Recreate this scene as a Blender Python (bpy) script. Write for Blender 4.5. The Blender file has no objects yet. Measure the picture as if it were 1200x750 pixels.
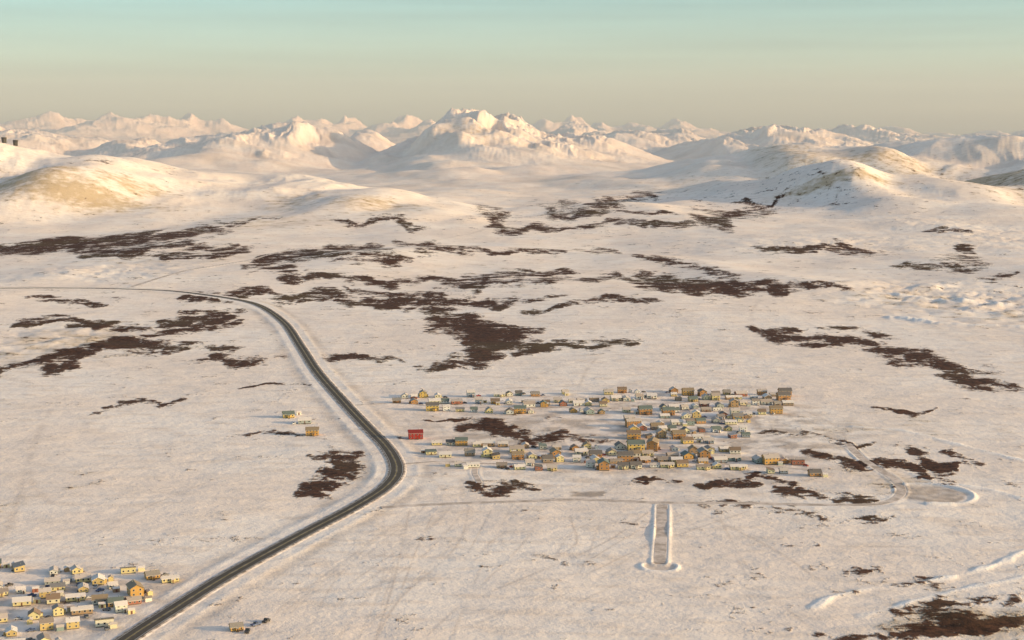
import bpy, math, random
import numpy as np
from math import radians
random.seed(7); rng=np.random.default_rng(7)
scene=bpy.context.scene
scene.view_settings.view_transform='Standard'
try: scene.view_settings.look='None'
except Exception: pass
scene.view_settings.exposure=0
CH=250.0; F=1800.0; PITCH=math.atan(210/1800.0)
SUN_EL=11.0; SUNV=(0.95,-0.22)

# ---------------------------------------------------------------- noise
_g=rng.random(256)*2*np.pi
GX=np.cos(_g).astype(np.float32); GY=np.sin(_g).astype(np.float32)
def pn(x,y,seed=0):
    xf=np.floor(x); yf=np.floor(y)
    xi=xf.astype(np.int64); yi=yf.astype(np.int64)
    fx=(x-xf); fy=(y-yf)
    def h(a,b):
        v=(a*374761393+b*668265263+seed*974634777)&0xffffffff
        v=((v^(v>>13))*1274126177)&0xffffffff
        return ((v^(v>>16))&255)
    def g(a,b,dx,dy):
        k=h(a,b); return GX[k]*dx+GY[k]*dy
    u=fx*fx*fx*(fx*(fx*6-15)+10); v=fy*fy*fy*(fy*(fy*6-15)+10)
    n00=g(xi,yi,fx,fy); n10=g(xi+1,yi,fx-1,fy); n01=g(xi,yi+1,fx,fy-1); n11=g(xi+1,yi+1,fx-1,fy-1)
    a=n00+u*(n10-n00); b=n01+u*(n11-n01)
    return (a+v*(b-a))*1.5
def fbm(x,y,lam,octv=4,seed=0,gain=0.5):
    s=0;a=1;f=1.0/lam
    for o in range(octv):
        s=s+a*pn(x*f+o*17.3,y*f-o*9.1,seed+o); a*=gain; f*=2.03
    return s
def ridged(x,y,lam,octv=5,seed=0,gain=0.5):
    s=0;a=1;f=1.0/lam;n=0
    for o in range(octv):
        s=s+a*(1-np.abs(pn(x*f+o*7.7,y*f+o*3.1,seed+o))*1.6); n+=a; a*=gain; f*=2.05
    return s/n
def sstep(a,b,x):
    t=np.clip((x-a)/(b-a),0,1); return t*t*(3-2*t)

# ---------------------------------------------------------------- terrain grid
rows=[60,110,180,260,350,430,500,550.0]
while rows[-1]<60000:
    d=rows[-1]
    rows.append(d*(1+(0.003 if d<1600 else 0.0045 if d<5000 else 0.0055)))
RY=np.array(rows)
cin=np.arange(-0.39,0.39001,0.00068)
co=0.39+np.cumsum(np.linspace(0.004,0.05,40))
TX=np.concatenate([-co[::-1],cin,co])
NR,NC=len(RY),len(TX)
Y=np.repeat(RY[:,None],NC,1); X=TX[None,:]*Y
def slc(x0,x1,y0,y1):
    y0=max(y0,RY[0]); 
    r0=max(np.searchsorted(RY,y0)-1,0); r1=min(np.searchsorted(RY,max(y1,y0))+1,NR)
    ts=[x0/y0,x0/max(y1,y0),x1/y0,x1/max(y1,y0)]
    c0=max(np.searchsorted(TX,min(ts))-1,0); c1=min(np.searchsorted(TX,max(ts))+1,NC)
    return slice(r0,r1),slice(c0,c1)
def pix_dir(px,py):
    u=(px-600)/F; v=(375-py)/F
    dy=math.cos(PITCH)+v*math.sin(PITCH); dz=-math.sin(PITCH)+v*math.cos(PITCH)
    return u/dy,dz/dy
# hills : px, D, pytop, sigma_px, sigma_y, exponent
hills=[(-330,6000,158,190,850,2),(-40,5800,171,125,760,2.4),(110,5700,180,88,660,2.4),(215,5900,199,78,660,2.2),(330,6000,201,84,640,2.2),(425,5500,216,62,500,2.4),(490,5200,234,44,370,2.4),(545,4900,252,32,240,2.2),
(-60,15500,144,80,1800,1.9),(40,15500,152,70,1500,1.9),(235,13500,160,60,1300,1.9),(300,13200,143,44,1500,1.8),(345,13300,146,36,1400,1.8),(392,13600,158,34,1100,1.8),(170,14500,163,50,1300,1.9),
(478,13500,160,28,1300,2.0),(524,13400,139,26,1700,2.0),(556,13600,131,30,1900,1.9),(596,13600,137,38,1800,2.0),(636,13700,149,46,1600,2.0),(685,13900,161,46,1400,2.0),(430,16500,154,26,1200,1.7),
(895,16000,139,32,1800,1.8),(925,16200,145,28,1700,1.8),(850,15500,157,46,1500,1.9),(965,16000,157,42,1500,1.9),(725,20000,149,60,1800,1.8),(785,21000,151,36,1800,1.6),(670,24000,143,34,1800,1.5),
(1005,23000,147,34,1900,1.6),(1065,23000,153,36,1800,1.6),(1140,22000,157,46,1800,1.6),(1195,20000,154,34,1800,1.6),(1300,20000,148,60,1800,1.6),
(840,8800,181,64,900,2.2),(925,8600,165,54,900,2.4),(990,8600,164,54,900,2.4),(1070,8800,168,70,900,2.4),(1180,8400,165,80,950,2.4),(1330,8300,160,120,900,2),(745,8800,203,66,850,2.1),(690,8900,220,52,800,2.1),
(985,6100,196,62,520,2.4),(1080,6000,207,62,470,2.4),(885,6600,212,58,500,2.3),(1230,6300,194,72,580,2.4),(1150,6050,217,48,400,2.2),(800,6800,230,54,470,2.2)]
far=[(-60,131,20),(20,140,18),(70,124,17),(100,136,15),(130,137,20),(178,124,20),(215,132,14),(262,142,20),(345,129,14),(378,137,12),(408,135,12),(478,134,13),(505,139,14),(455,143,20),(640,140,18),(672,134,13),(700,140,14),(742,140,16),(795,139,16),(835,147,16),(995,144,16),(1045,148,16),(1110,152,20),(1165,151,14),(1215,151,24)]
for i,(a,b,c) in enumerate(far): hills.append((a,38000+(i%4)*2200,b,c*1.35,2600,1.08))
acc=np.zeros_like(X)
PW=5.0
for (px,D,pt,sp,sy,ex) in hills:
    tx,sl=pix_dir(px,pt)
    cx=tx*D; zt=CH+sl*D; sx=sp*D/F
    base=max(0,(D-5000))*0.004
    h=max(zt-base,5)
    s=slc(cx-5*sx,cx+5*sx,D-4.5*sy,D+4.5*sy)
    xx=X[s];yy=Y[s]
    wl=sx*2.2
    xx=xx+pn(xx/wl,yy/wl,31)*sx*0.35; yy=yy+pn(xx/wl,yy/wl,37)*sy*0.25
    r=np.sqrt(((xx-cx)/sx)**2+((yy-D)/sy)**2)
    acc[s]+=(h*np.exp(-0.5*r**ex*1.0))**PW
HH=acc**(1/PW)
wx=X+fbm(X,Y,1300,3,5)*300; wy=Y+fbm(X,Y,1300,3,6)*300
rg=ridged(wx+0.25*wy,wy*0.38,900,6,11,0.55)
farm=sstep(9500,12500,Y); farx=sstep(26000,33000,Y)
HH=HH*(1+farm*(1-farx)*0.30*(rg-0.70)*2.0+ (1-farm)*(0.20*fbm(X,Y,1100,3,19,0.42)+0.17*(ridged(wx,wy*0.6,620,5,29,0.5)-0.7)))
rg3=ridged(X,Y*0.4,2600,6,13,0.55)
HH=HH*(1+farx*0.75*(rg3-0.70))
Z=np.maximum(0,Y-5000)*0.004+HH
nearm=1-sstep(5500,9000,Y)
Z=Z+fbm(X,Y,620,3,3)*3.2*(0.35+sstep(1500,3000,Y))+fbm(X,Y,90,3,8)*0.42
Z=Z+sstep(3600,6000,Y)*fbm(X,Y,900,4,23,0.45)*24
Z=Z+sstep(1700,2800,Y)*nearm*(fbm(X,Y*0.7,1100,3,41,0.42)*14+fbm(X,Y*0.6,330,3,43,0.45)*3.6)
def sampZ(x,y):
    x=np.atleast_1d(np.asarray(x,float)); y=np.atleast_1d(np.asarray(y,float))
    r=np.clip(np.searchsorted(RY,y)-1,0,NR-2); t=x/y
    c=np.clip(np.searchsorted(TX,t)-1,0,NC-2)
    fr=np.clip((y-RY[r])/(RY[r+1]-RY[r]),0,1); fc=np.clip((t-TX[c])/(TX[c+1]-TX[c]),0,1)
    return (Z[r,c]*(1-fr)+Z[r+1,c]*fr)*(1-fc)+(Z[r,c+1]*(1-fr)+Z[r+1,c+1]*fr)*fc
DS=RY[8:]
def unp(px,py):
    tx,sl=pix_dir(px,py)
    zt=sampZ(DS*tx,DS); zr=CH+sl*DS
    k=np.nonzero(zr<zt)[0]
    if len(k)==0: D=50000.0
    else:
        k=max(k[0],1); a=zr[k-1]-zt[k-1]; b=zr[k]-zt[k]
        D=DS[k-1]+(DS[k]-DS[k-1])*a/(a-b+1e-9)
    return np.array([tx*D,D])
def world_path(pts,step=12.0):
    w=[unp(*p) for p in pts]
    w=[2*w[0]-w[1]]+w+[2*w[-1]-w[-2]]
    out=[]
    for i in range(1,len(w)-2):
        p0,p1,p2,p3=w[i-1:i+3]
        n=max(2,int(np.linalg.norm(p2-p1)/step))
        for k in range(n):
            t=k/n
            out.append(0.5*((2*p1)+(-p0+p2)*t+(2*p0-5*p1+4*p2-p3)*t*t+(-p0+3*p1-3*p2+p3)*t**3))
    out.append(w[-2]); return np.array(out)
def smooth_z(P,n=9):
    z=sampZ(P[:,0],P[:,1]); k=np.ones(n)/n
    return np.convolve(np.pad(z,n//2,mode='edge'),k,'valid')[:len(z)]
def path_field(P,R,zs=None):
    d=np.full(X.shape,1e9); zz=np.zeros(X.shape)
    for i in range(len(P)-1):
        a,b=P[i],P[i+1]
        s=slc(min(a[0],b[0])-R,max(a[0],b[0])+R,min(a[1],b[1])-R,max(a[1],b[1])+R)
        ab=b-a; L=ab@ab+1e-9
        t=np.clip(((X[s]-a[0])*ab[0]+(Y[s]-a[1])*ab[1])/L,0,1)
        dd=np.hypot(X[s]-a[0]-t*ab[0],Y[s]-a[1]-t*ab[1])
        m=dd<d[s]
        d[s]=np.where(m,dd,d[s])
        if zs is not None: zz[s]=np.where(m,zs[i]*(1-t)+zs[i+1]*t,zz[s])
    return d,zz
def zone(px,py,rx,ry):
    c=unp(px,py); a=unp(px,py-ry); b=unp(px,py+ry)
    RX=rx*c[1]/F; RYY=min(abs(a[1]-b[1])/2,1500)
    return np.exp(-(((X-c[0])/RX)**2+((Y-c[1])/RYY)**2))
rough=zone(1120,350,110,22)+0.7*zone(120,318,90,10)+0.6*zone(60,400,90,25)+0.3*zone(1060,600,60,15)+0.35*zone(1180,720,180,28)+0.4*zone(980,285,160,12)+0.6*zone(1150,270,80,22)
Z=Z+np.clip(rough,0,1)*(np.abs(fbm(X,Y,110,4,51))*9-2)
# river terrace: long low step across the valley
P=world_path([(420,300),(520,292),(640,296),(760,306),(860,322),(960,334)],60); d,_=path_field(P,260); Z=Z+8*np.exp(-(d/110)**2)

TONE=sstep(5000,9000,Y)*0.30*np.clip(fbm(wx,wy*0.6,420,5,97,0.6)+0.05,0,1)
BRI=np.zeros_like(X)    # fresh white banks
mod=0.55+0.9*np.clip(fbm(X,Y,45,3,88)+0.35,0,1)
# ---- main road
hw_px=[(95,790),(150,750),(205,714),(270,674),(350,630),(420,593),(455,569),(465,549),(453,525),(431,502),(401,470),(373,438),(352,406),(331,377),(300,357),(250,347),(200,342),(150,339),(80,338),(0,338),(-80,339)]
HW=world_path(hw_px,12); HWz=smooth_z(HW,15)+0.9
d,zz=path_field(HW,45,HWz)
w=1-sstep(8,26,d); Z=np.where(d<100,Z*(1-w)+(zz-0.45)*w,Z)
BRI=np.maximum(BRI,0.3*mod*np.exp(-((d-14)/4)**2))
Z=Z+0.3*mod*np.exp(-((d-16)/3.0)**2)
TONE=np.maximum(TONE,0.30*np.exp(-((d-23)/6)**2)*mod)
HWD=d.copy()
# ---- snow-covered lanes
lanes=[]
def lane(pts,w,berm,name,tone=0.55,grav=True,bw=1.4):
    global Z,BRI,TONE
    P=world_path(pts,8); zs=smooth_z(P,11)+0.2
    d,zz=path_field(P,w+25,zs)
    k=1-sstep(w,w+8,d); Z=np.where(d<w+24,Z*(1-k)+(zz-0.3)*k,Z)
    hv=berm*mod
    far_=sstep(9,16,HWD)
    Z=Z+hv*np.exp(-((d-w-bw)/bw)**2)*far_
    BRI=np.maximum(BRI,min(1,berm)*mod*np.exp(-((d-w-bw)/(bw*1.1))**2))
    TONE=np.maximum(TONE,tone*(1-sstep(w-1,w+1.5,d)))
    lanes.append((P,zs,w,name,grav))
lane([(447,595),(500,592),(600,588),(680,586),(770,589),(870,590),(960,592),(1030,590),(1055,580),(1052,566),(1035,553),(1010,537),(993,520)],3.2,0.5,'gravel_road')
lane([(776,592),(775,625),(773,660)],3.6,0.8,'snow_road')
lane([(470,544),(520,541),(560,543),(640,544),(760,542),(870,545),(960,552)],2.6,0.25,'village_street',0.4)
lane([(520,478),(620,478),(730,477),(830,470),(930,469)],2.6,0.2,'village_street',0.4)
lane([(560,543),(556,553),(562,566)],2.0,0.2,'village_street',0.3)
lane([(415,475),(470,473),(520,478)],2.3,0.3,'village_street',0.3)
lane([(155,336),(190,325),(235,314),(300,303),(345,292),(420,289)],4,0.6,'gravel_road',0.4)
c=unp(773,664); r=np.hypot(X-c[0],(Y-c[1])); 
Z=Z+0.7*mod*np.exp(-((r-11)/1.5)**2)*(Y<c[1]+8); BRI=np.maximum(BRI,mod*0.8*np.exp(-((r-11)/1.5)**2)*(Y<c[1]+8)); TONE=np.maximum(TONE,0.4*(r<9.5))
c=unp(1090,579); r=np.hypot((X-c[0])/27,(Y-c[1])/30); pad=(1-sstep(0.85,1.0,r+0.12*pn(X/12,Y/12,9)))
Z=Z+1.3*mod*np.exp(-((r-1.12)/0.07)**2)*(X>c[0]-12); BRI=np.maximum(BRI,mod*np.exp(-((r-1.12)/0.08)**2)*(X>c[0]-12)); TONE=np.maximum(TONE,0.75*pad*np.clip(0.8+0.6*pn(X/9,Y/9,19),0.3,1))
c=unp(690,579); r=np.maximum(np.abs(X-c[0])/13,np.abs(Y-c[1])/9)+0.3*pn(X/9,Y/9,4); TONE=np.maximum(TONE,0.8*(1-sstep(0.75,1,r)))
# shoreline banks, lower right
for pts,hh,ww in [([(1260,625),(1200,645),(1180,657),(1130,673),(1080,683),(1020,690),(975,700),(955,712)],0.9,2.6),([(1060,552),(1100,565),(1150,572),(1200,585)],0.8,3),([(1200,540),(1120,520),(1060,505),(1000,500)],0.7,3),([(1200,676),(1100,698),(1010,722)],0.6,2.2),([(1200,383),(1120,380),(1040,372)],3,9),([(1200,360),(1100,352),(1050,345)],3,9)]:
    P=world_path(pts,10); d,_=path_field(P,60)
    d=d+1.8*ww*pn(X/22,Y/22,15)*0.8
    q=np.exp(-(d/ww)**2)*mod; Z=Z+hh*q; BRI=np.maximum(BRI,q)
trails=[([(530,592),(480,640),(400,705),(340,750)],1.3),([(553,592),(548,620),(505,662),(430,735)],1.2),([(540,560),(545,592)],2),([(520,598),(440,690),(395,750)],1.0),([(612,590),(600,605),(590,640),(660,655),(750,668)],1.0),([(750,672),(690,700),(620,740)],1.3),
([(735,668),(660,690),(560,730)],1.0),([(640,590),(610,640),(500,745)],1.0),([(480,600),(470,640),(520,690)],1.0),([(820,600),(900,640),(960,680)],1.0),([(520,575),(505,560),(500,545)],1.5),([(690,595),(560,600),(470,612),(380,680),(300,745)],1.2),
([(900,596),(1000,640),(1060,668)],1.0),([(30,545),(20,590),(0,640)],3.0),([(60,480),(40,520),(35,560),(60,590)],3.0),([(0,470),(120,460),(240,455),(330,452)],2),([(250,640),(220,650),(120,640)],1.2),([(430,450),(520,440),(620,445)],2),([(680,450),(690,430),(720,400)],2),([(890,395),(880,370),(890,350)],3),
([(305,212),(330,235),(370,255),(400,268)],5),([(420,289),(480,285),(540,276),(575,265),(590,250)],7),([(20,240),(120,235),(230,240)],3),([(300,750),(330,712),(400,660),(470,612)],1.1),
([(550,592),(535,640),(470,700),(440,750)],1.0),([(600,592),(570,650),(530,745)],1.0),([(500,592),(430,650),(360,700),(320,745)],1.0),([(560,700),(700,640),(760,600)],0.9),([(480,560),(560,575),(700,578),(860,575)],1.2),([(400,640),(560,640),(700,625)],0.9),([(800,660),(900,700),(960,745)],0.9),
([(120,540),(220,520),(330,505)],1.0),([(60,650),(160,600),(260,560),(400,530)],1.0),([(480,470),(600,455),(760,452),(930,455)],1.4),([(940,470),(1050,480),(1190,500)],1.4),([(600,450),(700,420),(860,410)],1.6),([(470,500),(520,505),(600,515)],1.5),([(400,480),(440,520),(455,540)],1.2),
([(470,488),(500,510),(520,535)],1.6),([(930,475),(980,500),(1000,530)],1.4),([(560,575),(620,585),(700,582)],1.4),([(640,590),(760,620),(900,640),(1100,640)],0.9),([(790,600),(860,650),(880,700)],0.8),([(230,700),(150,650),(60,640)],1.3)]
for k in range(18):
    a=random.uniform(420,900); b=random.uniform(596,610); a2=a+random.uniform(-260,90); b2=random.uniform(650,760)
    trails.append(([(a,b),((a+a2)/2+random.uniform(-25,25),(b+b2)/2+random.uniform(-12,12)),(a2,b2)],random.uniform(0.6,0.95)))
TR=np.zeros_like(X)
for pts,ww in trails:
    P=world_path(pts,20); d,_=path_field(P,40); k_=random.uniform(0.4,0.9); TR=np.maximum(TR,k_*np.exp(-(d/(ww*1.05))**2))
TR*=np.clip(0.75+0.9*fbm(X,Y,40,2,65),0.1,1)
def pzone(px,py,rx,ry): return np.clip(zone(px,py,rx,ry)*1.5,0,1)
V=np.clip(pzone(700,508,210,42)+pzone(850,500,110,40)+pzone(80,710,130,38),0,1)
TONE=np.maximum(TONE,0.62*V*np.clip(0.45+1.2*fbm(X,Y,22,4,61),0,1))  # darker snow around the houses: dirty packed snow plus painted-in house shadow

# ---------------------------------------------------------------- brush (tundra willow) field
BR=np.zeros_like(X)
sc=(Y/1300.0)**0.8
XW=X+sc*(14*fbm(X/sc,Y/sc/1.6,45,3,71)+30*fbm(X/sc,Y/sc/1.6,160,3,72))
YW=Y+sc*sc*(24*fbm(X/sc,Y/sc/1.8,45,3,73)+44*fbm(X/sc,Y/sc/1.8,170,3,74))
def stroke(pts,amp=1.0):
    for i in range(len(pts)):
        p=pts[i]; q=pts[min(i+1,len(pts)-1)]
        n=max(1,int(abs(q[0]-p[0])/9+abs(q[1]-p[1])/5))
        for k in range(n):
            t=k/n; px=p[0]+(q[0]-p[0])*t; py=p[1]+(q[1]-p[1])*t; rr=(p[2]+(q[2]-p[2])*t); ry=rr*random.uniform(0.45,1.35)+1
            py+=random.uniform(-1,1)*ry*0.6; aa=amp*random.uniform(0.55,0.95)*(1+0.30*min(1,max(0,(rr-4)/6)))
            if py<222: aa*=0.55
            rx=random.uniform(11,24)+ry*0.8
            c=unp(px,py); a=unp(px,py-ry); b=unp(px,py+ry)
            if c[1]>20000: continue
            RX=rx*c[1]/F; R2=min(max(abs(a[1]-b[1])/2,4),700)
            m=90*(c[1]/1300)**1.8
            s=slc(c[0]-RX-m,c[0]+RX+m,c[1]-R2-m,c[1]+R2+m)
            f=1-((XW[s]-c[0])/RX)**2-((YW[s]-c[1])/R2)**2
            BR[s]=np.maximum(BR[s],np.clip(f,0,1)**0.8*aa)
S=[[(20,288,5),(80,285,8),(150,282,8),(200,277,6),(260,270,3)],[(120,300,3),(200,304,3),(290,296,3)],[(0,292,3),(60,294,3),(160,292,4),(300,290,3)],
[(300,312,2),(330,308,5),(350,299,6),(400,296,5),(480,296,3)],[(395,268,2),(440,262,3),(480,264,2)],[(460,285,3),(560,290,2),(660,296,2)],
[(230,343,4),(330,344,5),(420,347,6),(480,352,8),(520,362,9),(555,376,13),(585,392,14),(590,402,13),(560,420,8),(528,430,4)],[(480,349,5),(560,350,5),(650,354,3)],[(600,405,8),(660,411,4),(745,408,3)],[(550,368,9),(600,384,9)],[(420,335,2),(480,342,3),(520,352,4)],[(330,308,3),(380,325,3),(470,326,3)],
[(360,326,2),(470,325,4),(560,329,3),(700,330,4),(830,332,5)],[(740,337,6),(820,336,8),(900,338,8),(965,343,6),(1000,338,3)],[(560,322,3),(610,319,4),(655,323,2)],[(640,365,2),(720,362,3),(760,360,2)],
[(740,262,2),(790,259,5),(840,254,7),(888,246,4)],[(690,238,3),(720,232,4),(765,224,3)],[(600,266,3),(680,262,3),(740,258,2)],[(590,262,3),(595,250,3),(585,240,2)],[(640,240,2),(700,246,3),(760,243,2)],[(680,295,3),(800,308,3),(860,325,3)],
[(895,383,5),(940,389,9),(1000,398,8),(1060,410,10),(1110,427,12),(1150,447,9),(1158,455,4)],[(1000,384,2),(1035,388,3)],
[(1035,308,3),(1080,306,4),(1118,300,7),(1140,292,3)],[(900,288,3),(950,294,4),(1000,290,3)],[(1120,325,3),(1200,322,3)],[(1090,268,3),(1150,272,3)],
[(195,373,5),(240,369,8),(295,368,5)],[(170,388,3),(240,381,4),(305,379,3)],[(0,382,5),(60,386,6),(160,383,5)],[(60,424,6),(100,412,10),(155,403,8)],[(0,436,7),(40,437,8),(85,437,4)],[(270,415,3),(300,421,6),(338,420,5)],[(375,419,4),(420,419,5),(480,419,3)],[(0,357,3),(70,360,3)],[(160,408,6),(215,405,4),(300,404,3)],
[(85,489,2),(115,481,4),(150,473,3),(195,470,3)],[(300,455,1),(365,452,1)],
[(368,538,4),(395,543,9),(412,550,6)],[(402,558,5),(385,568,4),(370,582,7),(366,592,3)],[(300,510,2),(345,515,2)],
[(545,495,4),(590,505,7),(625,511,7),(665,512,4)],[(520,490,2),(560,494,3)],[(570,569,3),(592,569,7),(615,566,4)],[(720,563,2),(790,562,2)],[(900,506,2),(940,510,4),(1000,513,4)],[(832,568,5),(858,570,7),(885,573,4)],[(925,583,3),(980,582,5)],[(990,535,3),(1050,548,6),(1075,560,3)],[(1055,528,5),(1080,538,10),(1110,545,8),(1150,547,4)],[(1120,528,3),(1180,545,3)],[(830,592,2),(900,597,5),(960,602,5),(1020,605,3)],[(870,560,2),(985,575,2)],[(1030,472,2),(1090,478,2)],
[(950,668,2),(972,665,7),(1000,660,3)],[(1010,625,2),(1045,629,3)],[(838,721,2),(855,722,6),(878,726,3)],[(985,716,4),(1060,712,5),(1130,706,6),(1200,700,5)],[(960,745,3),(1080,742,6),(1200,728,6)],[(1030,680,4),(1060,684,5)],[(485,626,2),(505,630,5),(530,634,2)],[(650,657,2),(680,662,3)],[(705,607,1),(740,612,2)],
[(110,190,2),(150,194,3),(200,200,3)],[(480,195,3),(560,197,3)],[(850,232,2),(920,236,2)],[(240,265,2),(330,262,2)]]
for s in S:
    last=[p for p in s if p[1]>600]
    stroke(s,0.62 if last else 1.0)
tanm=np.zeros_like(X)
for a in [(90,225,110,22,1.1),(30,205,90,14,.95),(150,215,60,12,.85),(440,238,90,12,.7),(980,207,90,9,1.05),(1140,210,90,22,1.0),(1040,182,120,9,.75),(930,178,50,12,.65),(80,402,120,32,.65),(1080,350,120,18,.55),(1180,370,80,12,.5),(350,235,60,14,.6),(1050,560,90,26,.5),(1120,720,160,40,.75),(220,300,180,10,.5),(560,155,60,12,.5),(300,150,60,12,.4),(1050,500,150,20,.35),(15,600,50,60,.4),(300,260,120,12,.5),(600,320,300,14,.3),(800,220,90,16,.4)]:
    tanm=np.maximum(tanm,a[4]*zone(*a[:4]))
B0=-0.40
speck=np.full(X.shape,B0)
fil=sstep(0.80,1.0,ridged(XW,YW*0.55,330,2,91,0.35))
for a in [(150,285,250,22,.36),(430,335,420,26,.34),(100,405,190,42,.42),(900,345,300,24,.30),(1140,350,160,30,.34),(1150,212,100,26,.46),(1060,545,130,35,.36),(1100,710,190,48,.52),(900,600,200,22,.28),(650,262,150,18,.38),(960,295,250,18,.34),(380,560,45,30,.34),(250,640,110,14,.14),(640,480,260,18,.20),(780,520,200,30,.28),(900,225,170,22,.36),(560,395,120,30,.34)]:
    z_=zone(*a[:4]); speck=np.maximum(speck,B0+a[4]*z_*(0.5+1.2*fil))
speck-=0.35*sstep(7500,10000,Y)
near_hw=1-sstep(9,17,HWD)
BR*= (1-near_hw); speck-=near_hw*0.8

# ---------------------------------------------------------------- materials helpers
def mat(name):
    m=bpy.data.materials.new(name); m.use_nodes=True; nt=m.node_tree; b=nt.nodes['Principled BSDF']; return m,nt,b
def N(nt,t,**k):
    n=nt.nodes.new(t)
    for a,b in k.items(): setattr(n,a,b)
    return n
def math_(nt,op,a,b=None,c=None,clamp=False):
    n=N(nt,'ShaderNodeMath',operation=op); n.use_clamp=clamp
    for i,v in enumerate((a,b,c)):
        if v is None: continue
        if isinstance(v,(int,float)): n.inputs[i].default_value=v
        else: nt.links.new(v,n.inputs[i])
    return n.outputs[0]
def mixc(nt,f,a,b):
    n=N(nt,'ShaderNodeMix',data_type='RGBA')
    for i,v in ((0,f),(6,a),(7,b)):
        if isinstance(v,(int,float)): n.inputs[i].default_value=v
        elif isinstance(v,tuple): n.inputs[i].default_value=(*v,1)
        else: nt.links.new(v,n.inputs[i])
    return n.outputs[2]
def noise(nt,vec,scale,detail=4,rough=0.55):
    n=N(nt,'ShaderNodeTexNoise'); n.inputs['Scale'].default_value=scale; n.inputs['Detail'].default_value=detail; n.inputs['Roughness'].default_value=rough
    nt.links.new(vec,n.inputs['Vector']); return n.outputs[0]
def ramp01(nt,v,a,b):
    n=N(nt,'ShaderNodeMapRange'); n.interpolation_type='SMOOTHSTEP'; n.inputs[1].default_value=a; n.inputs[2].default_value=b
    nt.links.new(v,n.inputs[0]); return n.outputs[0]
def attr(nt,name):
    n=N(nt,'ShaderNodeAttribute',attribute_name=name); return n.outputs['Fac']

gm,nt,bs=mat('tundra_snow')
geo=N(nt,'ShaderNodeNewGeometry'); pos=geo.outputs['Position']
mp=N(nt,'ShaderNodeMapping'); nt.links.new(pos,mp.inputs[0]); mp.inputs['Scale'].default_value=(0.35,1.0,1.0); mp.inputs['Rotation'].default_value=(0,0,radians(20))
n_big=noise(nt,pos,1/240,5,0.6); n_mid=noise(nt,pos,1/42,7,0.70); n_fine=noise(nt,pos,1/7,4,0.65); n_str=noise(nt,mp.outputs[0],1/14,5,0.6)
br=attr(nt,'brush'); sp=attr(nt,'speck'); tn=attr(nt,'tan'); to=attr(nt,'tone'); bi=attr(nt,'bright'); tr=attr(nt,'trail')
snow=mixc(nt,ramp01(nt,n_big,0.38,0.62),(0.92,0.765,0.635),(0.965,0.84,0.72))
snow=mixc(nt,ramp01(nt,n_str,0.46,0.68),snow,(0.84,0.695,0.57))
t=math_(nt,'ADD',math_(nt,'MULTIPLY',tn,1.15),math_(nt,'MULTIPLY',math_(nt,'SUBTRACT',n_mid,0.5),3.0))
tf=ramp01(nt,t,0.30,1.25)
snow=mixc(nt,math_(nt,'MULTIPLY',tf,0.75),snow,(0.46,0.32,0.16))
snow=mixc(nt,bi,snow,(0.96,0.88,0.79))
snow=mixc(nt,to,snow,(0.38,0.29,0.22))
snow=mixc(nt,math_(nt,'MULTIPLY',tr,0.62),snow,(0.54,0.43,0.35))
v=math_(nt,'ADD',math_(nt,'MULTIPLY',br,1.0),sp)
v=math_(nt,'ADD',v,math_(nt,'MULTIPLY',math_(nt,'SUBTRACT',n_mid,0.5),3.3))
v=math_(nt,'ADD',v,math_(nt,'MULTIPLY',math_(nt,'SUBTRACT',n_fine,0.5),1.7))
bm=ramp01(nt,v,0.04,0.42)
bcol=mixc(nt,ramp01(nt,n_fine,0.35,0.65),(0.026,0.010,0.006),(0.105,0.043,0.022))
bcol=mixc(nt,ramp01(nt,n_big,0.48,0.66),bcol,(0.085,0.05,0.022))
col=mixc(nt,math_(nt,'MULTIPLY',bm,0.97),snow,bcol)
nt.links.new(col,bs.inputs['Base Color']); bs.inputs['Roughness'].default_value=0.85; bs.inputs['Specular IOR Level'].default_value=0.05
hgt=math_(nt,'ADD',math_(nt,'MULTIPLY',n_str,1.7),math_(nt,'ADD',math_(nt,'MULTIPLY',n_mid,3.0),math_(nt,'MULTIPLY',bm,0.9)))
bp=N(nt,'ShaderNodeBump'); bp.inputs['Strength'].default_value=0.7; bp.inputs['Distance'].default_value=1.0
nt.links.new(hgt,bp.inputs['Height']); nt.links.new(bp.outputs[0],bs.inputs['Normal'])

# ---------------------------------------------------------------- ground mesh
co_=np.empty((NR*NC,3),np.float32); co_[:,0]=X.ravel(); co_[:,1]=Y.ravel(); co_[:,2]=Z.ravel()
idx=np.arange(NR*NC).reshape(NR,NC)
q=np.stack([idx[:-1,:-1],idx[:-1,1:],idx[1:,1:],idx[1:,:-1]],-1).reshape(-1,4).astype(np.int32)
me=bpy.data.meshes.new('ground'); me.vertices.add(len(co_)); me.vertices.foreach_set('co',co_.ravel())
me.loops.add(q.size); me.loops.foreach_set('vertex_index',q.ravel())
me.polygons.add(len(q)); me.polygons.foreach_set('loop_start',np.arange(0,q.size,4,dtype=np.int32)); me.polygons.foreach_set('loop_total',np.full(len(q),4,np.int32))
me.polygons.foreach_set('use_smooth',np.ones(len(q),bool))
me.update(calc_edges=True)
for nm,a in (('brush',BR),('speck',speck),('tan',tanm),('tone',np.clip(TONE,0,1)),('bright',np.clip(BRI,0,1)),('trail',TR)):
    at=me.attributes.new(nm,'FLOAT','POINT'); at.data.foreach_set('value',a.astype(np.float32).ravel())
g=bpy.data.objects.new('ground',me); scene.collection.objects.link(g); me.materials.append(gm)

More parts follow.
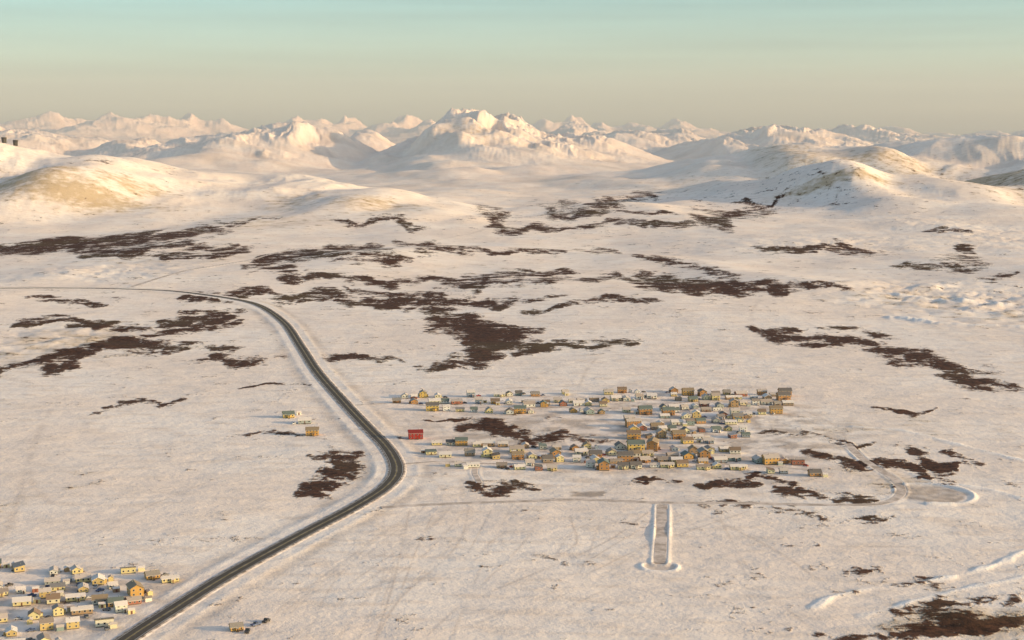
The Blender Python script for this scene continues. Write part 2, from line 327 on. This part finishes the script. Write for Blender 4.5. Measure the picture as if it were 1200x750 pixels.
# ---------------------------------------------------------------- roads
def ribbon(name,P,zs,prof,mats):
    tg=np.gradient(P,axis=0); tg/=np.linalg.norm(tg,axis=1)[:,None]+1e-9; nr=np.stack([tg[:,1],-tg[:,0]],1)
    V=[];Fc=[];MI=[]
    k=len(prof)
    for i in range(len(P)):
        for o,dz in prof: V.append((P[i,0]+nr[i,0]*o,P[i,1]+nr[i,1]*o,zs[i]+dz))
    for i in range(len(P)-1):
        for j in range(k-1):
            if mats[j] is None: continue
            Fc.append((i*k+j,(i+1)*k+j,(i+1)*k+j+1,i*k+j+1)); MI.append(mats[j])
    m=bpy.data.meshes.new(name); m.from_pydata(V,[],Fc); m.polygons.foreach_set('material_index',MI); m.update()
    o=bpy.data.objects.new(name,m); scene.collection.objects.link(o); return o
am,nt,bs=mat('asphalt')
geo=N(nt,'ShaderNodeNewGeometry'); a1=noise(nt,geo.outputs['Position'],0.05,5,0.6); a2=noise(nt,geo.outputs['Position'],0.9,4,0.6)
c=mixc(nt,a1,(0.060,0.051,0.041),(0.115,0.096,0.075)); c=mixc(nt,ramp01(nt,a2,0.58,0.85),c,(0.3,0.27,0.24)); nt.links.new(c,bs.inputs['Base Color']); bs.inputs['Roughness'].default_value=0.9; bs.inputs['Specular IOR Level'].default_value=0.2
dm,nt,bs=mat('snow_dusted_asphalt')
geo=N(nt,'ShaderNodeNewGeometry'); a1=noise(nt,geo.outputs['Position'],0.12,6,0.65)
c=mixc(nt,ramp01(nt,a1,0.40,0.68),(0.12,0.10,0.08),(0.28,0.235,0.19)); nt.links.new(c,bs.inputs['Base Color']); bs.inputs['Roughness'].default_value=0.9; bs.inputs['Specular IOR Level'].default_value=0.2
sm,nt,bs=mat('gravel_shoulder')
geo=N(nt,'ShaderNodeNewGeometry'); a1=noise(nt,geo.outputs['Position'],0.2,6,0.7)
c=mixc(nt,ramp01(nt,a1,0.40,0.60),(0.22,0.165,0.12),(0.66,0.55,0.46)); nt.links.new(c,bs.inputs['Base Color']); bs.inputs['Roughness'].default_value=0.9
wm,nt,bs=mat('snow_bank')
geo=N(nt,'ShaderNodeNewGeometry'); a1=noise(nt,geo.outputs['Position'],0.1,6,0.7)
c=mixc(nt,ramp01(nt,a1,0.35,0.65),(0.62,0.50,0.41),(0.93,0.80,0.69)); nt.links.new(c,bs.inputs['Base Color']); bs.inputs['Roughness'].default_value=0.85
ym,nt,bs=mat('yellow_paint'); bs.inputs['Base Color'].default_value=(0.5,0.36,0.06,1)
pm,nt,bs=mat('white_paint'); bs.inputs['Base Color'].default_value=(0.6,0.58,0.54,1)
pk,nt,bs=mat('packed_snow')
geo=N(nt,'ShaderNodeNewGeometry'); a1=noise(nt,geo.outputs['Position'],0.09,6,0.7)
c=mixc(nt,ramp01(nt,a1,0.38,0.62),(0.44,0.34,0.26),(0.76,0.62,0.51)); nt.links.new(c,bs.inputs['Base Color']); bs.inputs['Roughness'].default_value=0.9
o=ribbon('highway',HW,HWz,[(-12,-1.5),(-6.7,-0.15),(-5.5,0),(-4.3,0.01),(-0.9,0.05),(0.9,0.05),(4.3,0.01),(5.5,0),(6.7,-0.15),(12,-1.5)],[0,1,2,3,2,3,2,1,0])
for m in (wm,sm,am,dm): o.data.materials.append(m)
mi=[ {0:0,1:1,2:3,3:2,4:3,5:2,6:3,7:1,8:0}[k%9] for k in range(len(o.data.polygons))]
o.data.polygons.foreach_set('material_index',mi)
cl=ribbon('road_marking',HW,HWz+0.08,[(-0.28,0),(-0.12,0),(0.12,0),(0.28,0)],[0,None,0]); cl.data.materials.append(ym)
el=ribbon('road_marking',HW,HWz+0.035,[(-4.6,0),(-4.4,0),(4.4,0),(4.6,0)],[0,None,0]); el.data.materials.append(pm)
for P,zs,w_,nm,grav in lanes:
    o=ribbon(nm,P,zs,[(-w_-1.5,-0.45),(-w_,0),(w_,0),(w_+1.5,-0.45)],[0,1,0]); o.data.materials.append(wm); o.data.materials.append(pk)

# ---------------------------------------------------------------- buildings
def wallmat(name,cols):
    m,nt,b=mat(name); oi=N(nt,'ShaderNodeObjectInfo'); cr=N(nt,'ShaderNodeValToRGB'); cr.color_ramp.interpolation='CONSTANT'
    e=cr.color_ramp.elements
    while len(e)<len(cols): e.new(0.5)
    for i,c in enumerate(cols): e[i].position=i/len(cols); e[i].color=(*c,1)
    mul=(sum(ord(ch) for ch in name)%13)+1.37
    nt.links.new(math_(nt,'FRACT',math_(nt,'MULTIPLY',oi.outputs['Random'],mul)),cr.inputs[0])
    tc=N(nt,'ShaderNodeTexCoord'); wv=N(nt,'ShaderNodeTexWave'); wv.bands_direction='Z'; wv.inputs['Scale'].default_value=2.2; wv.inputs['Distortion'].default_value=0.3
    nt.links.new(tc.outputs['Object'],wv.inputs[0]); nz=noise(nt,tc.outputs['Object'],0.8,4)
    mx=mixc(nt,math_(nt,'MULTIPLY',wv.outputs[1],0.15),cr.outputs[0],(0.12,0.1,0.09)); mx=mixc(nt,math_(nt,'MULTIPLY',nz,0.2),mx,(0.25,0.2,0.16))
    nt.links.new(mx,b.inputs['Base Color']); b.inputs['Roughness'].default_value=0.7; return m
def plain(name,c,r=0.7,c2=None,sc=1.0):
    m,nt,b=mat(name); tc=N(nt,'ShaderNodeTexCoord'); nz=noise(nt,tc.outputs['Object'],sc,4)
    nt.links.new(mixc(nt,nz,c,c2 or tuple(x*0.7 for x in c)),b.inputs['Base Color']); b.inputs['Roughness'].default_value=r; return m
WALL=wallmat('painted_siding',[(0.68,0.56,0.24),(0.72,0.66,0.42),(0.78,0.76,0.66),(0.60,0.44,0.16),(0.38,0.42,0.38),(0.70,0.60,0.28),(0.36,0.23,0.12),(0.78,0.74,0.60),(0.72,0.61,0.28),(0.24,0.32,0.30),(0.74,0.68,0.42),(0.48,0.30,0.13),(0.74,0.66,0.34),(0.80,0.78,0.70),(0.80,0.78,0.72),(0.24,0.29,0.34),(0.30,0.22,0.15),(0.70,0.66,0.52),(0.34,0.11,0.06)])
ORG=wallmat('ochre_siding',[(0.60,0.33,0.07),(0.46,0.22,0.06),(0.68,0.47,0.11)])
REDW=plain('red_siding',(0.38,0.025,0.015))
SNR=wallmat('roof_snow',[(0.86,0.76,0.66),(0.66,0.56,0.47),(0.50,0.40,0.31),(0.80,0.70,0.60),(0.34,0.27,0.21),(0.84,0.75,0.66)])
METR=wallmat('metal_roof',[(0.26,0.17,0.10),(0.14,0.18,0.15),(0.32,0.28,0.23),(0.32,0.23,0.13),(0.16,0.14,0.12),(0.60,0.50,0.41)])
REDR=plain('red_metal_roof',(0.30,0.03,0.02))
WIN=plain('window_glass',(0.03,0.035,0.04),0.2); TRM=plain('white_trim',(0.7,0.68,0.62)); DOOR=plain('door_paint',(0.2,0.08,0.05)); PIPE=plain('flue_metal',(0.25,0.25,0.25),0.4); FND=plain('skirting',(0.16,0.13,0.1))
class MB:
    def __init__(s): s.v=[];s.f=[];s.m=[]
    def box(s,x0,x1,y0,y1,z0,z1,m):
        b=len(s.v); s.v+=[(x,y,z) for z in (z0,z1) for y in (y0,y1) for x in (x0,x1)]
        for f in ((0,2,3,1),(4,5,7,6),(0,1,5,4),(2,6,7,3),(0,4,6,2),(1,3,7,5)): s.f.append(tuple(b+i for i in f)); s.m.append(m)
    def poly(s,pts,m): b=len(s.v); s.v+=pts; s.f.append(tuple(range(b,b+len(pts)))); s.m.append(m)
    def slab(s,pts,t,m):
        b=len(s.v); n=len(pts); s.v+=[(x,y,z) for x,y,z in pts]+[(x,y,z+t) for x,y,z in pts]
        s.f.append(tuple(b+i for i in range(n))[::-1]); s.m.append(m); s.f.append(tuple(b+n+i for i in range(n))); s.m.append(m)
        for i in range(n):
            j=(i+1)%n; s.f.append((b+i,b+j,b+n+j,b+n+i)); s.m.append(m)
    def cyl(s,cx,cy,z0,z1,r,m,n=8):
        b=len(s.v)
        for z in (z0,z1):
            for i in range(n):
                a=2*math.pi*i/n
                s.v.append((cx+r*math.cos(a),cy+r*math.sin(a),z))
        for i in range(n): s.f.append((b+i,b+(i+1)%n,b+n+(i+1)%n,b+n+i)); s.m.append(m)
        s.f.append(tuple(b+i for i in range(n))[::-1]); s.m.append(m); s.f.append(tuple(b+n+i for i in range(n))); s.m.append(m)
    def mesh(s,name,mats):
        me=bpy.data.meshes.new(name); me.from_pydata(s.v,[],s.f); me.polygons.foreach_set('material_index',s.m)
        for m in mats: me.materials.append(m)
        me.update(); return me
def house(name,w,l,h,rise,wall,roof,storeys=1,porch=True,shed=False):
    b=MB(); hw,hl=w/2,l/2; z0=0.6
    b.box(-hw+.15,hw-.15,-hl+.15,hl-.15,-1.2,z0,6); zt=z0+h
    b.poly([(-hw,-hl,z0),(hw,-hl,z0),(hw,-hl,zt),(-hw,-hl,zt)],0)
    if shed:
        b.poly([(hw,hl,z0),(-hw,hl,z0),(-hw,hl,zt+rise),(hw,hl,zt+rise)],0)
        b.poly([(hw,-hl,z0),(hw,hl,z0),(hw,hl,zt+rise),(hw,-hl,zt)],0); b.poly([(-hw,hl,z0),(-hw,-hl,z0),(-hw,-hl,zt),(-hw,hl,zt+rise)],0)
        k=rise/l; b.slab([(-hw-.5,-hl-.5,zt-.5*k+.02),(hw+.5,-hl-.5,zt-.5*k+.02),(hw+.5,hl+.5,zt+rise+.5*k+.02),(-hw-.5,hl+.5,zt+rise+.5*k+.02)],0.25,1)
    else:
        b.poly([(hw,hl,z0),(-hw,hl,z0),(-hw,hl,zt),(hw,hl,zt)],0)
        b.poly([(hw,-hl,z0),(hw,hl,z0),(hw,hl,zt),(hw,0,zt+rise),(hw,-hl,zt)],0); b.poly([(-hw,hl,z0),(-hw,-hl,z0),(-hw,-hl,zt),(-hw,0,zt+rise),(-hw,hl,zt)],0)
        k=rise/hl
        for s in (-1,1):
            b.slab([(-hw-.5,s*(hl+.5),zt-.5*k+.02),(hw+.5,s*(hl+.5),zt-.5*k+.02),(hw+.5,0,zt+rise+.02),(-hw-.5,0,zt+rise+.02)],0.28,1)
            b.box(-hw-.55,hw+.55,s*(hl+.5)-.06,s*(hl+.5)+.06,zt-.5*k-.18,zt-.5*k+.0,3)
    for st in range(storeys):
        zz=z0+1.0+st*2.7
        n=max(2,int(w/3))
        for s in (-1,1):
            for i in range(n):
                x=-hw+(i+.5)*w/n
                if st==0 and s==-1 and i==n//2: continue
                b.box(x-.65,x+.65,s*hl-.05,s*hl+.05,zz-.1,zz+1.2,3); b.box(x-.52,x+.52,s*hl-.08,s*hl+.08,zz,zz+1.1,2)
            for y in (-l/4,l/4):
                b.box(s*hw-.05,s*hw+.05,y-.6,y+.6,zz-.1,zz+1.2,3); b.box(s*hw-.08,s*hw+.08,y-.48,y+.48,zz,zz+1.1,2)
    dx=-hw+(max(2,int(w/3))//2+.5)*w/max(2,int(w/3))
    if porch:
        b.box(dx-1.1,dx+1.1,-hl-1.8,-hl-.01,0.0,z0+2.2,0)
        b.slab([(dx-1.35,-hl-2.1,z0+2.1),(dx+1.35,-hl-2.1,z0+2.1),(dx+1.35,-hl-.1,z0+2.6),(dx-1.35,-hl-.1,z0+2.6)],.15,1)
        b.box(dx-.45,dx+.45,-hl-1.86,-hl-1.78,z0,z0+1.95,4); b.box(dx-.8,dx+.8,-hl-2.9,-hl-1.87,0,0.45,6)
    else:
        b.box(dx-.45,dx+.45,-hl-.08,-hl+.05,z0,z0+2,4); b.box(dx-1,dx+1,-hl-1.2,-hl-.09,0,0.5,6)
    b.cyl(w*.2,l*.15,zt+rise*.4,zt+rise+1.0,.18,5)
    return b.mesh(name,[wall,roof,WIN,TRM,DOOR,PIPE,FND])
HM=[house('wood_house',9.5,7,2.8,1.7,WALL,SNR),house('wood_house',11.5,7.5,2.9,1.9,WALL,SNR,porch=False),house('wood_house',8,7,3.0,2.4,WALL,METR),
    house('wood_house',8.5,7.5,5.0,2.0,WALL,SNR,2),house('wood_house',10.5,6.5,2.7,1.1,WALL,METR,shed=True,porch=False),house('wood_house',12,6,2.7,1.2,WALL,SNR),house('wood_house',9,7,2.9,2.0,WALL,METR),house('wood_house',7,6,2.7,1.7,WALL,SNR)]
OM=[house('ochre_house',12,8,5.2,2.2,ORG,METR,2),house('ochre_house',10,8,3.0,2.2,ORG,METR)]
AM=house('apartment_building',20,11,8.2,2.5,ORG,METR,3)
def shedmesh():
    b=MB(); b.box(-1.8,1.8,-1.4,1.4,0,2.2,0)
    for s in (-1,1): b.slab([(-2,s*1.65,2.1),(2,s*1.65,2.1),(2,0,2.95),(-2,0,2.95)],.15,1)
    for s in (-1,1): b.poly([(s*1.8,-1.4,2.2),(s*1.8,1.4,2.2),(s*1.8,0,2.9)],0)
    b.box(-.5,.5,-1.46,-1.39,0,1.8,4); return b.mesh('storage_shed',[WALL,SNR,WIN,TRM,DOOR])
SHED=shedmesh()
CARP=wallmat('car_paint',[(0.35,0.03,0.02),(0.55,0.55,0.55),(0.03,0.03,0.035),(0.05,0.09,0.2),(0.2,0.2,0.2)]); TYRE=plain('tyre_rubber',(0.02,0.02,0.02))
def carmesh(truck):
    b=MB()
    side=[(-2.4,.45),(2.35,.45),(2.4,.95),(1.3,1.1),(.65,1.7),(-.6,1.72),(-.75,1.1),(-2.4,1.1)] if truck else [(-2.2,.4),(2.2,.4),(2.2,.85),(1.2,1.0),(.55,1.5),(-1.5,1.55),(-2.1,1.05)]
    n=len(side); b.v+=[(x,-.9,z) for x,z in side]+[(x,.9,z) for x,z in side]
    b.f.append(tuple(range(n))); b.m.append(0); b.f.append(tuple(range(2*n-1,n-1,-1))); b.m.append(0)
    for i in range(n):
        j=(i+1)%n; b.f.append((i,n+i,n+j,j)); b.m.append(1 if i in (3,5) else 0)
    for s in (-.91,.91): b.box(-.5,.6,s-.01,s+.01,1.15,1.55 if truck else 1.42,1)
    for x in (-1.5,1.5):
        for s in (-.88,.70):
            k=len(b.v); m=10
            for yy in (s,s+.2):
                for i in range(m): a=2*math.pi*i/m; b.v.append((x+.36*math.cos(a),yy,.36+.36*math.sin(a)))
            for i in range(m): b.f.append((k+i,k+(i+1)%m,k+m+(i+1)%m,k+m+i)); b.m.append(2)
            b.f.append(tuple(k+i for i in range(m))); b.m.append(2); b.f.append(tuple(k+m+i for i in range(m))); b.m.append(2)
    return b.mesh('pickup_truck' if truck else 'parked_car',[CARP,WIN,TYRE])
CAR=carmesh(False); TRUCK=carmesh(True)
placed=[]
def put(name,me,x,y,rot,scale=1.0,r=7.0,dz=0.0,force=False):
    if not force:
        for (a,b_,c_) in placed:
            if (a-x)**2+(b_-y)**2<(r+c_)**2*0.88: return None
    placed.append((x,y,r))
    o=bpy.data.objects.new(name,me); scene.collection.objects.link(o)
    o.location=(x,y,float(sampZ(x,y)[0])+dz); o.rotation_euler=(0,0,rot); o.scale=(scale,)*3; return o
def putpx(name,me,px,py,rot,scale=1.0,r=7.0): 
    p=unp(px,py); return put(name,me,p[0],p[1],rot,scale,r,force=True)
RED=house('red_barn',14,10,6.0,2.4,REDW,REDR,2,porch=False)
putpx('red_barn',RED,487,514,radians(8),0.85,12)
putpx('ochre_house',OM[1],338,489,radians(15),1.0); putpx('wood_house',HM[1],357,496,radians(10),1.0); putpx('ochre_house',OM[0],366,510,radians(5),0.9,9); putpx('storage_shed',SHED,350,486,0.3,1.2,3); putpx('pickup_truck',TRUCK,345,497,0.6,1,3)
putpx('apartment_building',AM,765,527,radians(80),0.8,11); putpx('apartment_building',AM,742,500,radians(12),0.65,10); putpx('ochre_house',OM[0],745,528,radians(5),1.1,8)
putpx('ochre_house',OM[0],783,486,radians(8),.9,8)
putpx('ochre_house',OM[0],918,469,radians(8),1.0,8);putpx('ochre_house',OM[0],806,463,radians(8),.9,8)
putpx('ochre_house',OM[1],277,738,radians(20),0.65,5)
def street(pts,sp,th=0.0,skip=0.08,extra=0.3,jy=6,sc=(0.70,1.0),och=0.2):
    P=world_path(pts,2.0); L=np.concatenate([[0],np.cumsum(np.linalg.norm(np.diff(P,axis=0),axis=1))])
    s=random.uniform(0,6)
    while s<L[-1]:
        x=np.interp(s,L,P[:,0]); y=np.interp(s,L,P[:,1])
        s+=sp*random.uniform(0.8,1.35)
        if random.random()<skip: continue
        x+=random.uniform(-2,2); y+=random.uniform(-jy,jy)
        r=radians(th+random.choice([0,0,90,180,180,-90])+random.uniform(-6,6))
        me=random.choice(HM) if random.random()>och else random.choice(OM)
        nm='ochre_house' if me in OM else 'wood_house'
        o=put(nm,me,x,y,r,random.uniform(*sc),4.6)
        if o and random.random()<extra:
            a=random.uniform(0,6.28); put('storage_shed',SHED,x+8*math.cos(a),y+8*math.sin(a),r,1,1.8)
        if o and random.random()<extra:
            a=random.uniform(0,6.28); k=random.random()<.5; put('pickup_truck' if k else 'parked_car',TRUCK if k else CAR,x+8*math.cos(a),y+8*math.sin(a),a,1,1.8)
st=[[(455,473),(560,473),(700,471),(800,464),(930,464)],[(505,481),(620,484),(740,483),(830,477),(925,474)],[(470,467),(560,464),(660,463),(800,459)],[(735,491),(830,489),(912,484)],[(725,499),(800,497),(885,495)],[(790,470),(850,468),(925,469)],
[(770,508),(880,505)],[(775,514),(880,512)],[(800,520),(880,520)],[(505,520),(560,522),(640,525),(735,526)],[(505,533),(600,537),(700,534),(800,537),(870,539),(950,547)],[(530,546),(620,551),(720,548),(830,549),(900,553),(965,557)],[(790,529),(870,530)],[(600,529),(700,529)],[(620,476),(720,476)],[(750,485),(850,482)],[(620,544),(690,542),(860,543)],[(740,505),(790,503)],[(740,515),(800,512)],[(810,492),(900,488)]]
for s in st: street(s,11.5,6)
for s in [[(-60,660),(60,672),(160,674),(225,683)],[(-60,688),(30,692),(110,690),(195,697)],[(-60,705),(0,710),(80,706),(150,704)],[(-60,722),(0,726),(80,719),(150,717)],[(-60,745),(0,744),(70,736),(135,728)],[(-60,765),(60,752)],[(60,683),(150,683)],[(0,700),(100,698)],[(0,735),(110,726)],[(100,711),(185,704)]]: street(s,13,20,0.06,0.9,5,(0.7,0.92),0.06)
for k,(px,py) in enumerate([(300,733),(312,729),(290,741)]):
    putpx('pickup_truck',TRUCK,px,py,radians(50+20*k),1.2,2)

LAT=plain('antenna_steel',(0.10,0.09,0.08),0.6)
def antenna():
    b=MB(); n=8; W=18.;H=19.
    for i in range(n):
        for j in range(n):
            def P(i,j):
                u=(i/n-.5)*2; v=j/n; return (u*W/2*(0.8+.2*v), 3.0*u*u+ (v-.35)**2*8, 2+v*H)
            b.poly([P(i,j),P(i+1,j),P(i+1,j+1),P(i,j+1)],0) 
    for x in (-6,-2,2,6):
        for z,yb in ((17,11),(11,9)):
            b.slab([(x-.3,1.0,z),(x+.3,1.0,z),(x+.3,yb,0),(x-.3,yb,0)],.7,0)
        b.box(x-.35,x+.35,.6,1.3,-2,18,0)
        b.box(x-.25,x+.25,1.3,yb,0,.5,0)
    for z in (5,11,17): b.box(-6,6,1.35,1.9,z-.25,z+.25,0)
    return b.mesh('radar_antenna',[LAT])
ANT=antenna()
def crest(px,D0,D1):
    D=np.linspace(D0,D1,120); tx,_=pix_dir(px,171); z=sampZ(D*tx,D); k=np.argmax((z-CH)/D); return D[k]*tx,D[k]
for px,r in ((5,0.25),(18,0.1)):
    x,y=crest(px,4900,6800); o=put('radar_antenna',ANT,x,y,r,1.15,5,dz=-1,force=True)

# ---------------------------------------------------------------- haze over the far mountains
hz=MB(); hz.box(-60000,60000,6500,64000,-60,2600,0); hme=hz.mesh('haze',[])
ho=bpy.data.objects.new('haze',hme); scene.collection.objects.link(ho)
hm=bpy.data.materials.new('air_haze'); hm.use_nodes=True; nt=hm.node_tree; nt.nodes.clear()
out=N(nt,'ShaderNodeOutputMaterial'); vs=N(nt,'ShaderNodeVolumeScatter'); vs.inputs['Color'].default_value=(0.74,0.90,1,1); vs.inputs['Density'].default_value=3.0e-5; vs.inputs['Anisotropy'].default_value=0.0
nt.links.new(vs.outputs[0],out.inputs['Volume']); hme.materials.append(hm)

# ---------------------------------------------------------------- light, sky, camera
az=math.atan2(SUNV[1],SUNV[0]); el=radians(SUN_EL)
from mathutils import Vector
sv=Vector((math.cos(az)*math.cos(el),math.sin(az)*math.cos(el),math.sin(el)))
sl=bpy.data.lights.new('sun','SUN'); sl.energy=5; sl.angle=radians(0.5); sl.color=(1,0.71,0.39)
so=bpy.data.objects.new('sun',sl); scene.collection.objects.link(so); so.rotation_euler=sv.to_track_quat('Z','Y').to_euler(); so.location=(500,-200,900)
wd=bpy.data.worlds.new('World'); scene.world=wd; wd.use_nodes=True; nt=wd.node_tree; bg=nt.nodes['Background']
sk=N(nt,'ShaderNodeTexSky',sky_type='NISHITA'); sk.sun_disc=False; sk.sun_elevation=el; sk.sun_rotation=math.pi/2-az; sk.altitude=250; sk.air_density=1.0; sk.dust_density=2.0; sk.ozone_density=1.0
tc=N(nt,'ShaderNodeTexCoord'); sx=N(nt,'ShaderNodeSeparateXYZ'); nt.links.new(tc.outputs['Generated'],sx.inputs[0])
cr=N(nt,'ShaderNodeValToRGB'); e=cr.color_ramp.elements
stops=[(0.0,(0.70,0.86,1.0)),(0.02,(0.70,0.86,1.0)),(0.05,(0.54,0.74,0.87)),(0.10,(0.35,0.57,0.67)),(0.25,(0.50,0.56,0.60)),(0.6,(0.86,0.75,0.70))]
while len(e)<len(stops): e.new(0.5)
for i,(p,c) in enumerate(stops): e[i].position=p; e[i].color=(*c,1)
nt.links.new(sx.outputs[2],cr.inputs[0])
mpw=N(nt,'ShaderNodeMapping'); mpw.inputs['Scale'].default_value=(2.2,2.2,60); mpw.inputs['Rotation'].default_value=(0.02,0.02,0); nt.links.new(tc.outputs['Generated'],mpw.inputs[0])
cn=noise(nt,mpw.outputs[0],1.6,5,0.55); cf=math_(nt,'ADD',math_(nt,'MULTIPLY',math_(nt,'SUBTRACT',cn,0.5),0.45),1.0)
vm=N(nt,'ShaderNodeVectorMath',operation='MULTIPLY'); nt.links.new(sk.outputs[0],vm.inputs[0]); nt.links.new(cr.outputs[0],vm.inputs[1])
v2=N(nt,'ShaderNodeVectorMath',operation='SCALE'); nt.links.new(vm.outputs[0],v2.inputs[0])
nt.links.new(math_(nt,'MULTIPLY',cf,2.45),v2.inputs['Scale'])
nt.links.new(v2.outputs[0],bg.inputs[0]); bg.inputs[1].default_value=0.145
cam=bpy.data.cameras.new('camera'); cam.lens=54; cam.sensor_width=36; cam.clip_start=1; cam.clip_end=200000
cob=bpy.data.objects.new('camera',cam); scene.collection.objects.link(cob); cob.location=(0,0,CH); cob.rotation_euler=(math.pi/2-PITCH,0,0)
scene.camera=cob
print('verts',NR*NC,'objs',len(scene.objects))
